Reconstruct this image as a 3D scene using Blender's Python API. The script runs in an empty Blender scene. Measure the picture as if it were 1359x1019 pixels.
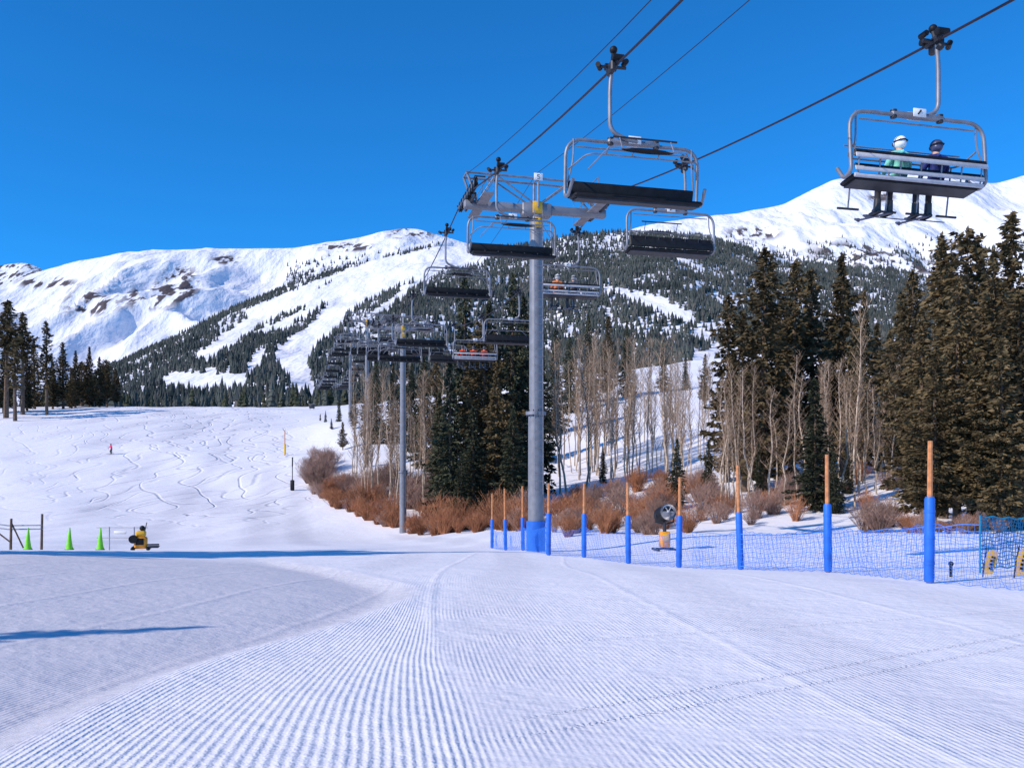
import bpy, math, random
import numpy as np
from mathutils import Vector, Matrix, noise as mnoise
random.seed(7); rng=np.random.default_rng(7)
scene=bpy.context.scene
F=1177.0; CX=679.5; HY=640.0; CZ=1.7
def P(px,py,d): return ((px-CX)/F*d, d, CZ+(HY-py)/F*d)
def link(o): scene.collection.objects.link(o); return o
# ---------------------------------------------------------------- materials
def mat(name,col,rough=0.6,metal=0.0,var=0.15,scale=8.0,rnd=0.0,bump=0.0,col2=None,spec=0.5,trans=0.0):
    m=bpy.data.materials.new(name); m.use_nodes=True; nt=m.node_tree; N=nt.nodes; L=nt.links
    b=N['Principled BSDF']; b.inputs['Roughness'].default_value=rough; b.inputs['Metallic'].default_value=metal
    b.inputs['Specular IOR Level'].default_value=spec
    tc=N.new('ShaderNodeTexCoord'); nz=N.new('ShaderNodeTexNoise'); nz.inputs['Scale'].default_value=scale; nz.inputs['Detail'].default_value=2
    L.new(tc.outputs['Object'],nz.inputs['Vector'])
    cr=N.new('ShaderNodeValToRGB'); c=np.array(col)
    c2=np.array(col2) if col2 is not None else c*(1+var*1.6)
    cr.color_ramp.elements[0].position=0.3; cr.color_ramp.elements[1].position=0.7
    cr.color_ramp.elements[0].color=(*(c*(1-var)),1); cr.color_ramp.elements[1].color=(*np.clip(c2,0,1),1)
    L.new(nz.outputs['Fac'],cr.inputs['Fac'])
    out=cr.outputs['Color']
    if rnd>0:
        oi=N.new('ShaderNodeObjectInfo'); mr=N.new('ShaderNodeMapRange'); mr.inputs['To Min'].default_value=1-rnd; mr.inputs['To Max'].default_value=1+rnd
        L.new(oi.outputs['Random'],mr.inputs['Value']); hs=N.new('ShaderNodeHueSaturation'); L.new(mr.outputs['Result'],hs.inputs['Value']); L.new(out,hs.inputs['Color']); out=hs.outputs['Color']
    L.new(out,b.inputs['Base Color'])
    if bump>0:
        bp=N.new('ShaderNodeBump'); bp.inputs['Strength'].default_value=bump; bp.inputs['Distance'].default_value=0.05
        L.new(nz.outputs['Fac'],bp.inputs['Height']); L.new(bp.outputs['Normal'],b.inputs['Normal'])
    return m
M_galv=mat('galvanised_steel',(0.23,0.23,0.255),0.5,0.4,0.15,5)
M_pole=mat('tower_paint',(0.22,0.22,0.24),0.5,0.3,0.12,3)
M_dark=mat('dark_steel',(0.03,0.032,0.04),0.5,0.3,0.2,6)
M_black=mat('black_vinyl',(0.010,0.010,0.012),0.55,0,0.3,6,spec=.25)
M_rope=mat('wire_rope',(0.025,0.02,0.035),0.6,0.3,0.2,20)
M_white=mat('white_plate',(0.75,0.75,0.75),0.5,0,0.05)
M_slat=mat('seat_slat_grey',(0.42,0.42,0.45),0.5,0,0.1)
M_yellow=mat('yellow_paint',(0.75,0.42,0.03),0.45,0,0.1)
M_orange=mat('orange_machine_paint',(0.75,0.30,0.02),0.45,0,0.15)
M_pad=mat('blue_foam_pad',(0.012,0.13,0.58),0.55,0,0.12,4,bump=0.3)
M_net=mat('blue_netting',(0.04,0.22,0.75),0.6,0,0.15)
M_teal=mat('teal_netting',(0.0,0.20,0.36),0.6,0,0.15)
M_bamboo=mat('orange_wood_pole',(0.52,0.20,0.07),0.6,0,0.25,10)
M_lime=mat('lime_vinyl',(0.20,0.68,0.03),0.5,0,0.1)
M_bark=mat('bark',(0.13,0.09,0.065),0.9,0,0.3,4,spec=0.1)
M_aspen=mat('aspen_bark',(0.40,0.31,0.235),0.85,0,0.35,3,rnd=0.28,spec=0.1)
M_twig=mat('aspen_twig',(0.29,0.20,0.135),0.9,0,0.35,3,rnd=0.25,spec=0.1)
M_shrub=mat('willow_stem_red',(0.33,0.145,0.075),0.9,0,0.35,1.5,rnd=0.25,spec=0.1)
M_shrub2=mat('willow_stem_grey',(0.30,0.19,0.15),0.9,0,0.3,1.5,rnd=0.2,spec=0.1)
M_needle=mat('pine_needles_olive',(0.085,0.068,0.032),0.8,0,0.45,1.2,rnd=0.3,spec=0.15,col2=(0.185,0.132,0.066))
M_needleg=mat('spruce_needles',(0.030,0.042,0.026),0.8,0,0.35,1.2,rnd=0.25,spec=0.15,col2=(0.085,0.088,0.050))
M_needlef=mat('distant_needles',(0.055,0.066,0.060),0.9,0,0.3,0.02,spec=0.05,col2=(0.095,0.105,0.092))  # distance haze put into the colour: paler and greyer than near needles
# ---------------------------------------------------------------- mesh builder
class MB:
    def __init__(s): s.v=[]; s.f=[]; s.m=[]; s.mats=[]
    def mi(s,m):
        if m not in s.mats: s.mats.append(m)
        return s.mats.index(m)
    def add(s,vs,fs,m):
        o=len(s.v); s.v.extend([tuple(v) for v in vs]); i=s.mi(m)
        for f in fs: s.f.append(tuple(a+o for a in f)); s.m.append(i)
    def tube(s,pts,r,m,n=8,cap=True):
        pts=[Vector(p) for p in pts]; k=len(pts)
        rs=r if isinstance(r,(list,tuple)) else [r]*k
        vs=[];fs=[]; up=None
        for i,p in enumerate(pts):
            t=(pts[min(i+1,k-1)]-pts[max(i-1,0)])
            if t.length<1e-9: t=Vector((0,0,1))
            t.normalize()
            if up is None:
                up=Vector((0,0,1)) if abs(t.z)<0.9 else Vector((1,0,0))
            a=t.cross(up)
            if a.length<1e-4: a=t.cross(Vector((0.3,1,0.2)))
            a.normalize(); b=a.cross(t).normalized(); up=b
            for j in range(n):
                an=2*math.pi*j/n; vs.append(p+a*math.cos(an)*rs[i]+b*math.sin(an)*rs[i])
        for i in range(k-1):
            for j in range(n):
                j2=(j+1)%n; fs.append((i*n+j,i*n+j2,(i+1)*n+j2,(i+1)*n+j))
        if cap: fs.append(tuple(range(n))[::-1]); fs.append(tuple((k-1)*n+j for j in range(n)))
        s.add(vs,fs,m)
    def box(s,c,size,m,rot=None,bev=0.0):
        hx,hy,hz=[a/2 for a in size]; c=Vector(c); R=rot if rot is not None else Matrix.Identity(3)
        b=min(bev,hx*.9,hy*.9,hz*.9)
        if b<=0:
            vs=[c+R@Vector((x*hx,y*hy,z*hz)) for z in(-1,1) for y in(-1,1) for x in(-1,1)]
            s.add(vs,[(0,2,3,1),(4,5,7,6),(0,1,5,4),(2,6,7,3),(0,4,6,2),(1,3,7,5)],m); return
        def ring(z,ins):
            X=hx-ins;Y=hy-ins; bb=b
            return [(X,Y-bb,z),(X-bb,Y,z),(-X+bb,Y,z),(-X,Y-bb,z),(-X,-Y+bb,z),(-X+bb,-Y,z),(X-bb,-Y,z),(X,-Y+bb,z)]
        vs=[]
        for z,i in((-hz,b*.8),(-hz+b,0),(hz-b,0),(hz,b*.8)): vs+=[c+R@Vector(q) for q in ring(z,i)]
        fs=[tuple(range(8))[::-1],tuple(range(24,32))]
        for k in range(3):
            for j in range(8): fs.append((k*8+j,k*8+(j+1)%8,(k+1)*8+(j+1)%8,(k+1)*8+j))
        s.add(vs,fs,m)
    def ell(s,c,r,m,n=12,k=8,rot=None):
        c=Vector(c); R=rot if rot is not None else Matrix.Identity(3); vs=[];fs=[]
        for i in range(k+1):
            ph=math.pi*i/k
            for j in range(n):
                th=2*math.pi*j/n; vs.append(c+R@Vector((r[0]*math.sin(ph)*math.cos(th),r[1]*math.sin(ph)*math.sin(th),r[2]*math.cos(ph))))
        for i in range(k):
            for j in range(n): fs.append((i*n+j,(i+1)*n+j,(i+1)*n+(j+1)%n,i*n+(j+1)%n))
        s.add(vs,fs,m)
    def mesh(s,name,smooth=True):
        me=bpy.data.meshes.new(name); me.from_pydata(s.v,[],s.f)
        for m in s.mats: me.materials.append(m)
        me.polygons.foreach_set('material_index',s.m)
        if smooth: me.polygons.foreach_set('use_smooth',[True]*len(s.f))
        me.update()
        if smooth:
            try: me.set_sharp_from_angle(angle=math.radians(40))
            except Exception: pass
        return me
    def obj(s,name,loc=(0,0,0),rz=0,smooth=True):
        o=bpy.data.objects.new(name,s.mesh(name,smooth)); o.location=loc; o.rotation_euler=(0,0,rz); return link(o)
def inst(me,name,loc,rz=0,sc=(1,1,1)):
    o=bpy.data.objects.new(name,me); o.location=loc; o.rotation_euler=(0,0,rz); o.scale=sc; return link(o)
def np_mesh(name,V,Fc,mats,mi=None,smooth=False):
    me=bpy.data.meshes.new(name); n=len(V); k=Fc.shape[1]; m=len(Fc)
    me.vertices.add(n); me.vertices.foreach_set('co',V.astype(np.float32).ravel())
    me.loops.add(m*k); me.loops.foreach_set('vertex_index',Fc.astype(np.int32).ravel())
    me.polygons.add(m); me.polygons.foreach_set('loop_start',(np.arange(m)*k).astype(np.int32))
    for x in mats: me.materials.append(x)
    if mi is not None: me.polygons.foreach_set('material_index',mi.astype(np.int32))
    me.polygons.foreach_set('use_smooth',np.full(m,smooth))
    me.update(calc_edges=True); me.validate(); return me
# ---------------------------------------------------------------- terrain
prof=[(12,-0.02),(20,-0.25),(33,-0.85),(38,-1.25),(60,-2.5),(86,-3.0),(105,-1.5),(130,2.5),(150,6.5),(165,10.0),(200,16.5),(230,21.0),(260,23.6),(300,24.5),(340,25)]
ctrl=[]
for px in(-500,-200,0,150,300): 
    for d,z in prof:
        if d>=33: ctrl.append(((px-CX)/F*d,d,z))
for d,z in prof[:3]:
    for x in(-40,-20,-8,0,5): ctrl.append((x,d,z))
for x in(-60,-30,-10,0,10,30,60):
    for y in(-35,-15,0,6): ctrl.append((x,y,0.0))
for px,py,d in[(728,733,31.5),(775,740,30.4),(834,750,27.6),(901,755,25.6),(983,758,23.2),(1099,762,19.4),(1233,773,15.4),(712,731,38),(694,726,40),(535,712,86),(653,724,46),
  (385,650,120),(420,672,105),(480,696,92),(620,709,72),(690,712,62),(400,600,155),(420,565,180),(430,548,215),(410,541,250),
  (480,600,140),(440,560,170),(560,605,140),(500,560,175),(620,590,150),(700,600,140),(560,660,108),(640,672,98),(700,672,95),
  (800,640,110),(850,560,150),(780,570,150),(950,520,180),(900,640,95),(900,690,62),(1000,650,80),(1150,640,70),(1190,618,85),(1085,672,60),
  (1300,702,45),(1400,700,42),(1500,690,45),(1300,600,110),(1200,560,140),(1060,560,130),(800,718,45),(1000,716,40),(1200,712,34),(1340,735,25),(1400,740,22),(1450,800,12),
  (1500,560,150),(1100,500,220),(1300,500,220),(800,500,240),(600,530,240),(500,535,270),(1000,470,300),(1400,470,300)]:
    ctrl.append(P(px,py,d))
C=np.array(ctrl); cxy=C[:,:2]; cz=C[:,2]
def kern(r2): return np.sqrt(r2+36.0)
D2=((cxy[:,None]-cxy[None])**2).sum(2); n=len(C)
A=np.zeros((n+3,n+3)); A[:n,:n]=kern(D2)-np.eye(n)*0.6; A[:n,n]=1; A[:n,n+1:]=cxy/100; A[n,:n]=1; A[n+1:,:n]=(cxy/100).T
W=np.linalg.solve(A,np.concatenate([cz,[0,0,0]]))
def ss(a,b,x): t=np.clip((x-a)/(b-a),0,1); return t*t*(3-2*t)
def ground(x,y):
    x=np.atleast_1d(np.asarray(x,float)); y=np.atleast_1d(np.asarray(y,float)); out=np.zeros(x.size); xf=x.ravel(); yf=y.ravel()
    zf=np.interp(yf,[-200,-30,0,38,86,150,200,260,400,4000],[0,0,0,-1.2,-3,6.5,16.5,23.6,24,20])
    for i in range(0,x.size,20000):
        xs=xf[i:i+20000]; ys=yf[i:i+20000]
        cxs=np.clip(xs,-170,170); cys=np.clip(ys,-35,340)
        r2=(cxs[:,None]-cxy[:,0])**2+(cys[:,None]-cxy[:,1])**2
        z=kern(r2)@W[:n]+W[n]+cxs/100*W[n+1]+cys/100*W[n+2]
        w=(1-ss(120,300,np.abs(xs)))*(1-ss(300,460,ys))*(1-ss(20,80,-ys))
        out[i:i+20000]=z*w+zf[i:i+20000]*(1-w)
    f=ss(20,60,yf)
    out+=f*(0.16*np.sin(xf*.21+1.3)*np.sin(yf*.13)+.14*np.sin(xf*.37+yf*.22+2*np.sin(yf*.05))+.07*np.sin(xf*.83-yf*.31+1.7*np.sin(xf*.21)))
    return out.reshape(x.shape)
def g1(x,y): return float(ground([x],[y])[0])
def geo(a,b,s0,g):
    o=[a];s=s0
    while o[-1]<b: o.append(o[-1]+s); s*=g
    return o
xs=np.array(sorted([-v for v in geo(8,5000,.2,1.05)]+list(np.arange(-7.85,7.9,.15))+geo(8,5000,.2,1.05)))
ys=np.array(sorted([-v for v in geo(-3.8,600,.4,1.2)]+list(np.arange(4,22,.15))+geo(22,420,.18,1.012)+geo(425,6000,8,1.1)))
X,Y=np.meshgrid(xs,ys); Z=ground(X,Y)
nx,ny=len(xs),len(ys)
idx=np.arange(nx*ny).reshape(ny,nx)
Fq=np.stack([idx[:-1,:-1],idx[:-1,1:],idx[1:,1:],idx[1:,:-1]],-1).reshape(-1,4)
t=Y-5.3
xB=-.2-.13*t-.006*t*t*(1-ss(22,60,Y)*.9)
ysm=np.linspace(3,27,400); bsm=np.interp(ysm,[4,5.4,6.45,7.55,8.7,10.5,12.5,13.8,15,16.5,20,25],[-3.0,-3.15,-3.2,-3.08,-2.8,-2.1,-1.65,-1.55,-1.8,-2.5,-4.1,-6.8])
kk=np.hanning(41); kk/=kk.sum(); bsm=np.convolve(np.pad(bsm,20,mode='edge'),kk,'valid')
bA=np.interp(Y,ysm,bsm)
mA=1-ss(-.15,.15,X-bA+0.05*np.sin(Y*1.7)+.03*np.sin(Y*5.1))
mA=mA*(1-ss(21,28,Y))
seam=xB+.05
mB=(1-mA)*(1-ss(-.15,.15,X-seam))
q=ss(-3.3,.2,X)
bAe=np.interp(Y,ysm,bsm)
uA=X-.5*np.where(Y<12.5,bAe,-1.65)-.10*Y; uB=X-(.42*np.where(Y<13,bAe,-1.6)*(1-q)+.8*xB*q); uC=X+(.14*(Y-5.3)-.004*(Y-5.3)**2)
dist=np.clip(bA-X,0,7)
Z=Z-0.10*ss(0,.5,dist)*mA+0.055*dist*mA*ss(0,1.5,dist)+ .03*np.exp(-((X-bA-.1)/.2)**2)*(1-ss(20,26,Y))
groundmat=bpy.data.materials.new('groomed_snow'); groundmat.use_nodes=True
nt=groundmat.node_tree; N=nt.nodes; L=nt.links; B=N['Principled BSDF']
def nd(t,**k):
    q=N.new(t)
    for a,b in k.items(): setattr(q,a,b)
    return q
def inp(q,i,v):
    if hasattr(v,'node'): L.new(v,q.inputs[i])
    elif v is not None: q.inputs[i].default_value=v
def mth(op,a,b=None,c=None,clamp=False):
    q=nd('ShaderNodeMath',operation=op); q.use_clamp=clamp; inp(q,0,a); inp(q,1,b)
    if c is not None: inp(q,2,c)
    return q.outputs[0]
def attr(nm): q=nd('ShaderNodeAttribute'); q.attribute_name=nm; return q.outputs['Fac']
def noi(vec,scale,det=3,dist=0.0):
    q=nd('ShaderNodeTexNoise'); q.inputs['Scale'].default_value=scale; q.inputs['Detail'].default_value=det; q.inputs['Distortion'].default_value=dist; L.new(vec,q.inputs['Vector']); return q.outputs['Fac']
def mrange(v,a,b,c,d,smooth=False):
    q=nd('ShaderNodeMapRange'); 
    if smooth: q.interpolation_type='SMOOTHSTEP'
    inp(q,0,v); 
    for i,x in enumerate((a,b,c,d)): q.inputs[i+1].default_value=x
    return q.outputs[0]
pos=nd('ShaderNodeNewGeometry').outputs['Position']; sep=nd('ShaderNodeSeparateXYZ'); L.new(pos,sep.inputs[0]); px_,py_,pz_=sep.outputs
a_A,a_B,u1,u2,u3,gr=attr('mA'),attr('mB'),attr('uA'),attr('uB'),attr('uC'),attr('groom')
lump=noi(pos,.8,2); fine=noi(pos,30,1); crumb=noi(pos,7,3)
wob=mth('MULTIPLY',mth('SUBTRACT',lump,.5),.035)
def stripe(u,per): return mth('SINE',mth('MULTIPLY',mth('ADD',u,wob),2*math.pi/per))
sA=stripe(u1,.045); sB=stripe(u2,.042); sC=stripe(u3,.05)
fade=mrange(py_,6,20,1,.06)
aC=mth('SUBTRACT',mth('SUBTRACT',1.0,a_A),a_B)
patch=mrange(lump,.4,.62,.2,1.0)
st=mth('ADD',mth('MULTIPLY',sA,mth('MULTIPLY',a_A,.4)),mth('ADD',mth('MULTIPLY',sB,mth('MULTIPLY',a_B,1.0)),mth('MULTIPLY',sC,mth('MULTIPLY',aC,mth('MULTIPLY',patch,.7)))))
st=mth('MULTIPLY',mth('MULTIPLY',st,mrange(fine,.25,.65,.3,1.3)),mth('MULTIPLY',fade,gr))
def ridge(u,per,w,off=0.):
    fr=mth('FRACT',mth('DIVIDE',mth('ADD',mth('ADD',u,off),mth('MULTIPLY',wob,4.)),per)); return mrange(mth('ABSOLUTE',mth('SUBTRACT',fr,.5)),0,w/per,1,0,True)
rdg=mth('MULTIPLY',mth('ADD',mth('MULTIPLY',ridge(u3,3.1,.12,1.9),mth('MULTIPLY',aC,.6)),mth('MULTIPLY',ridge(u1,1.9,.12),mth('MULTIPLY',a_A,.7))),gr)
ucr=mth('SUBTRACT',py_,mth('ADD',mth('MULTIPLY',px_,.62),5.9))
def line(u,c,w): return mrange(mth('ABSOLUTE',mth('SUBTRACT',u,c)),0,w,1,0,True)
trk=mth('ADD',line(mth('ADD',ucr,wob),0.0,.08),line(mth('ADD',ucr,wob),.42,.08))
ucr2=mth('SUBTRACT',py_,mth('ADD',mth('MULTIPLY',px_,.35),9.3))
trk=mth('ADD',trk,mth('MULTIPLY',line(mth('ADD',ucr2,mth('MULTIPLY',wob,6.)),0.0,.12),.6))
trk=mth('MULTIPLY',trk,mth('MULTIPLY',mrange(px_,-.3,.6,0,1),mrange(fine,.35,.6,.3,1.)))
trk=mth('MULTIPLY',trk,mrange(py_,22,30,1,0))
# linked ski turns carved on the upper piste
nlo=noi(pos,.035,1)
def turns(amp,k,per,off,w,ph):
    s=mth('SINE',mth('ADD',mth('MULTIPLY',py_,k),mth('ADD',mth('MULTIPLY',nlo,22.),ph)))
    u=mth('ADD',mth('ADD',px_,mth('MULTIPLY',nlo,off)),mth('MULTIPLY',s,amp))
    fr=mth('FRACT',mth('DIVIDE',u,per)); return mrange(mth('ABSOLUTE',mth('SUBTRACT',fr,.5)),0,w/per,1,0,True)
ski=mth('ADD',mth('ADD',turns(2.6,.33,7.3,40,.50,0.),turns(1.7,.48,9.1,-55,.42,2.)),mth('ADD',turns(3.4,.21,8.7,70,.60,4.),turns(1.2,.62,6.1,25,.36,1.)))
ski=mth('MULTIPLY',ski,mth('MULTIPLY',attr('skiz'),mrange(lump,.3,.6,.45,1)))
h=mth('ADD',mth('MULTIPLY',st,.0040),mth('MULTIPLY',rdg,.014))
h=mth('ADD',h,mth('MULTIPLY',trk,-.016)); h=mth('ADD',h,mth('MULTIPLY',crumb,.024)); h=mth('ADD',h,mth('MULTIPLY',lump,.07))
h=mth('ADD',h,mth('MULTIPLY',ski,-.11))
bp=nd('ShaderNodeBump'); bp.inputs['Strength'].default_value=1.0; bp.inputs['Distance'].default_value=1.0; L.new(h,bp.inputs['Height']); L.new(bp.outputs[0],B.inputs['Normal'])
alb=mth('SUBTRACT',.87,mth('MULTIPLY',a_A,.22)); alb=mth('SUBTRACT',alb,mth('MULTIPLY',ski,.10)); alb=mth('SUBTRACT',alb,mth('MULTIPLY',attr('swath'),.13))  # left zone mA: shade painted in as lower albedo, besides its tilted surface
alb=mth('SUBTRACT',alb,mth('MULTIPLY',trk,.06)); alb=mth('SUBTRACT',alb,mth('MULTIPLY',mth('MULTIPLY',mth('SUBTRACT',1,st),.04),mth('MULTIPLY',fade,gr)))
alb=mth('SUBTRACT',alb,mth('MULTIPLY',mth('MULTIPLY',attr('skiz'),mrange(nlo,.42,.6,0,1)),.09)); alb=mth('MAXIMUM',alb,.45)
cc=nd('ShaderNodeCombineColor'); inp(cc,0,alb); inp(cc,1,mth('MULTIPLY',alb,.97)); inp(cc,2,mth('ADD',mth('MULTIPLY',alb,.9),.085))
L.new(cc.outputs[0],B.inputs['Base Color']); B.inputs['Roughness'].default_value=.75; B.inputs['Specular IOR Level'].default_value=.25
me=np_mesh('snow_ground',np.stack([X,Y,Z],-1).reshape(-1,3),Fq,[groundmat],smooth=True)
PXv=CX+F*X/np.maximum(Y,1)
edge_d=np.interp(PXv,[380,410,440,480,520,560,620,690,728],[125,112,102,93,86,80,62,40,31])
groom=(1-ss(-3,3,Y-edge_d)*(X>-30))*1.0
uu=X+.2417*Y*.9+8*np.sin(Y*.012); swath=ss(.1,.9,np.sin(uu*.55)*.5+.5*np.sin(uu*1.31+1)+.35*np.sin(Y*.05+X*.1))*ss(35,70,Y)*groom
swath=np.maximum(swath,.5*ss(.2,.8,np.sin(uC*1.9+np.sin(Y*.2)))*(1-ss(30,40,Y))*(1-mA)*(X>xB))
skiz=ss(80,108,Y)*(1-ss(300,340,Y))*(.35+.65*np.exp(-((X+.34*Y)/(.13*np.maximum(Y,1)))**2))*(1-ss(-4,4,X+.2417*Y-2)*(Y<400))
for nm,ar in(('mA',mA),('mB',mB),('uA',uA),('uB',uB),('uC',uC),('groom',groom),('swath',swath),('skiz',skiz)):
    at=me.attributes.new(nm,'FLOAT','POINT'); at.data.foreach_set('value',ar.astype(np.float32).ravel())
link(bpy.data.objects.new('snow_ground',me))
# ---------------------------------------------------------------- mountains
def mtn_mat(name,rock_amt,sc,thr):
    global N,L,nt
    m=bpy.data.materials.new(name); m.use_nodes=True; nt=m.node_tree; N=nt.nodes; L=nt.links; b=N['Principled BSDF']
    g=nd('ShaderNodeNewGeometry'); pos=g.outputs['Position']
    mp=nd('ShaderNodeMapping'); mp.inputs['Scale'].default_value=(1,.35,.35); mp.inputs['Rotation'].default_value=(0,.3,.15); L.new(pos,mp.inputs['Vector']); pv=mp.outputs[0]
    n1=noi(pv,sc,4); a=attr('rock')
    r=mth('MULTIPLY',mrange(n1,thr,thr+.05,0,1),mrange(a,.2,.6,0,1))
    mx=nd('ShaderNodeMix',data_type='RGBA'); L.new(r,mx.inputs[0]); mx.inputs[6].default_value=(.82,.81,.86,1); mx.inputs[7].default_value=(.10,.08,.085,1)
    L.new(mx.outputs[2],b.inputs['Base Color']); b.inputs['Roughness'].default_value=.85; b.inputs['Specular IOR Level'].default_value=.1
    bp=nd('ShaderNodeBump'); bp.inputs['Strength'].default_value=1; bp.inputs['Distance'].default_value=1
    L.new(mth('MULTIPLY',noi(pv,sc*.5,5),26.0),bp.inputs['Height']); L.new(bp.outputs[0],b.inputs['Normal']); return m
def hill(name,sky,Dc,D0,z0,pexp,amp,nsc,mt,rockf,pxr=(-700,2000),nc=420,nr=110,back=.35,seed=0,ybase=.55):
    pxs=np.linspace(*pxr,nc); tt=np.concatenate([np.linspace(0,1,nr),1+np.linspace(0,back,14)[1:]])
    sp=np.array(sky,float); sy=np.interp(pxs,sp[:,0],sp[:,1])
    k=np.ones(5)/5; sy=np.convolve(np.pad(sy,2,mode='edge'),k,'valid')
    PX,T=np.meshgrid(pxs,tt); SY=np.tile(sy,(len(tt),1))
    Dd=D0+(Dc-D0)*T; zs=CZ+(HY-SY)/F*Dc
    Zz=np.where(T<=1,z0+(zs-z0)*np.minimum(T,1)**pexp, zs-(T-1)*(Dc-D0)*.5)
    Xx=(PX-CX)/F*Dd; nz=np.zeros(Xx.size)
    xf,yf=Xx.ravel(),Dd.ravel()
    for i in range(xf.size):
        q=Vector((xf[i]*nsc+seed,yf[i]*nsc*ybase,seed*.7)); nz[i]=.65-abs(mnoise.fractal(q,1.0,2.1,5))*1.6+.5*mnoise.noise(q*.4)
    nz=nz.reshape(Xx.shape); wz=np.sin(np.pi*np.clip(T,0,1))**.7*.9+.06
    Zz=Zz+amp*nz*wz
    V=np.stack([Xx,Dd,Zz],-1).reshape(-1,3); R,Cn=Xx.shape; ix=np.arange(R*Cn).reshape(R,Cn)
    Fq=np.stack([ix[:-1,:-1],ix[:-1,1:],ix[1:,1:],ix[1:,:-1]],-1).reshape(-1,4)
    me=np_mesh(name,V,Fq,[mt],smooth=True)
    PY=HY-F*(Zz-CZ)/Dd
    at=me.attributes.new('rock','FLOAT','POINT'); at.data.foreach_set('value',rockf(PX,PY,T,nz).astype(np.float32).ravel())
    link(bpy.data.objects.new(name,me)); return pxs,tt,Dd,Zz
def blob(PX,PY,c): return np.clip(sum(np.exp(-(((PX-a)/w)**2+((PY-b)/hh)**2)) for a,b,w,hh in c),0,1)
mA_=mtn_mat('alpine_snow',1,.035,.50)
A_=hill('snowy_ridge',[(-700,420),(-200,400),(0,384),(55,361),(100,346),(160,338),(230,332),(300,331),(380,331),(440,323),(500,311),(548,303),(572,309),(620,325),(700,345),(2000,360)],3300,1500,60,1.15,125,.0024,mA_,
     lambda a,b,t,nz: blob(a,b,[(240,378,26,26),(195,395,26,16),(120,402,36,18),(545,310,30,8),(460,328,40,6),(60,375,40,8),(300,345,20,6)])*1.0,seed=3,ybase=.35)
hill('rocky_peak',[(-700,380),(-100,362),(0,353),(30,348),(45,350),(62,362),(120,400),(2000,500)],5200,3600,200,1.1,60,.002,mA_,
     lambda a,b,t,nz: np.full(a.shape,.9),pxr=(-700,400),nc=160,nr=60,seed=9)
D_=hill('snowy_peak',[(-200,420),(700,348),(850,301),(920,289),(980,284),(1040,272),(1075,254),(1108,238),(1150,235),(1200,228),(1260,236),(1320,243),(1359,233),(1500,215),(2000,260)],3900,1600,80,1.25,130,.0020,mA_,
     lambda a,b,t,nz: np.clip(blob(a,b,[(1130,335,60,14),(1000,310,40,10),(1200,355,60,12),(1170,262,20,6)])*.9,0,1),pxr=(500,2000),seed=15,ybase=.4)
skyB=[(-700,560),(-100,560),(0,556),(100,520),(130,494),(200,462),(300,412),(400,372),(500,344),(580,326),(640,331),(700,326),(760,312),(850,308),(930,314),(1000,333),(1050,347),(1100,354),(1180,358),(1230,369),(1300,384),(1359,388),(2000,410)]
mB_=mtn_mat('forest_floor_snow',1,.03,.62)
pxs,tt,Dd,Zz=hill('forested_hill',skyB,1800,380,20,1.2,26,.0035,mB_,lambda a,b,t,nz: np.full(a.shape,.0),seed=21,nc=360,nr=100)
def gz(h,px,t):
    pxs,tt,_,Zz=h
    i=np.clip(np.searchsorted(pxs,px)-1,0,len(pxs)-2); j=np.clip(np.searchsorted(tt,t)-1,0,len(tt)-2)
    a=(px-pxs[i])/(pxs[i+1]-pxs[i]); b=(t-tt[j])/(tt[j+1]-tt[j])
    return (Zz[j,i]*(1-a)+Zz[j,i+1]*a)*(1-b)+(Zz[j+1,i]*(1-a)+Zz[j+1,i+1]*a)*b
strips=[[(630,332,24),(560,350,18),(500,378,16),(455,405,17),(425,440,17),(385,475,20),(405,515,16)],[(560,338,6),(500,352,9),(430,392,12),(360,412,11),(300,455,12),(268,475,10)],
 [(500,347,4),(420,378,6),(330,415,5)],[(228,508,14),(315,510,15)],[(800,382,3),(870,403,9),(915,424,8)],[(860,330,3),(930,356,4)],[(930,476,12),(990,470,12)],[(600,352,5),(540,385,6),(500,420,6),(470,440,6)],
 [(1000,335,3),(1060,352,4)],[(345,470,6),(330,500,8)],[(470,372,4),(400,420,5),(350,440,5)]]
def segd(px,py):
    keep=np.ones(px.size,bool)
    for s in strips:
        for (x0,y0,w0),(x1,y1,w1) in zip(s[:-1],s[1:]):
            dx,dy=x1-x0,y1-y0; tq=np.clip(((px-x0)*dx+(py-y0)*dy)/(dx*dx+dy*dy),0,1)
            dd=np.hypot(px-x0-tq*dx,(py-y0-tq*dy)); keep&=dd>(w0+(w1-w0)*tq)*.95+rng.normal(0,1.2,px.size)
    return keep
def tmpl(sides,tiers,seed):
    r=np.random.default_rng(seed); V=[];Fc=[]
    for k in range(tiers):
        z0=.06+.80*k/tiers; z1=min(1.0,z0+1.25/tiers+.08); rad=.17*(1-k/tiers)**.8+.02
        o=len(V)
        for j in range(sides):
            a=2*math.pi*(j+.5*k)/sides+r.normal(0,.15); q=rad*(.65+.6*r.random()); V.append((q*math.cos(a),q*math.sin(a),z0+r.normal(0,.025)))
        V.append((0,0,z1)); c=len(V)-1
        for j in range(sides): Fc.append((o+j,o+(j+1)%sides,c))
    return np.array(V),np.array(Fc)
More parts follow.
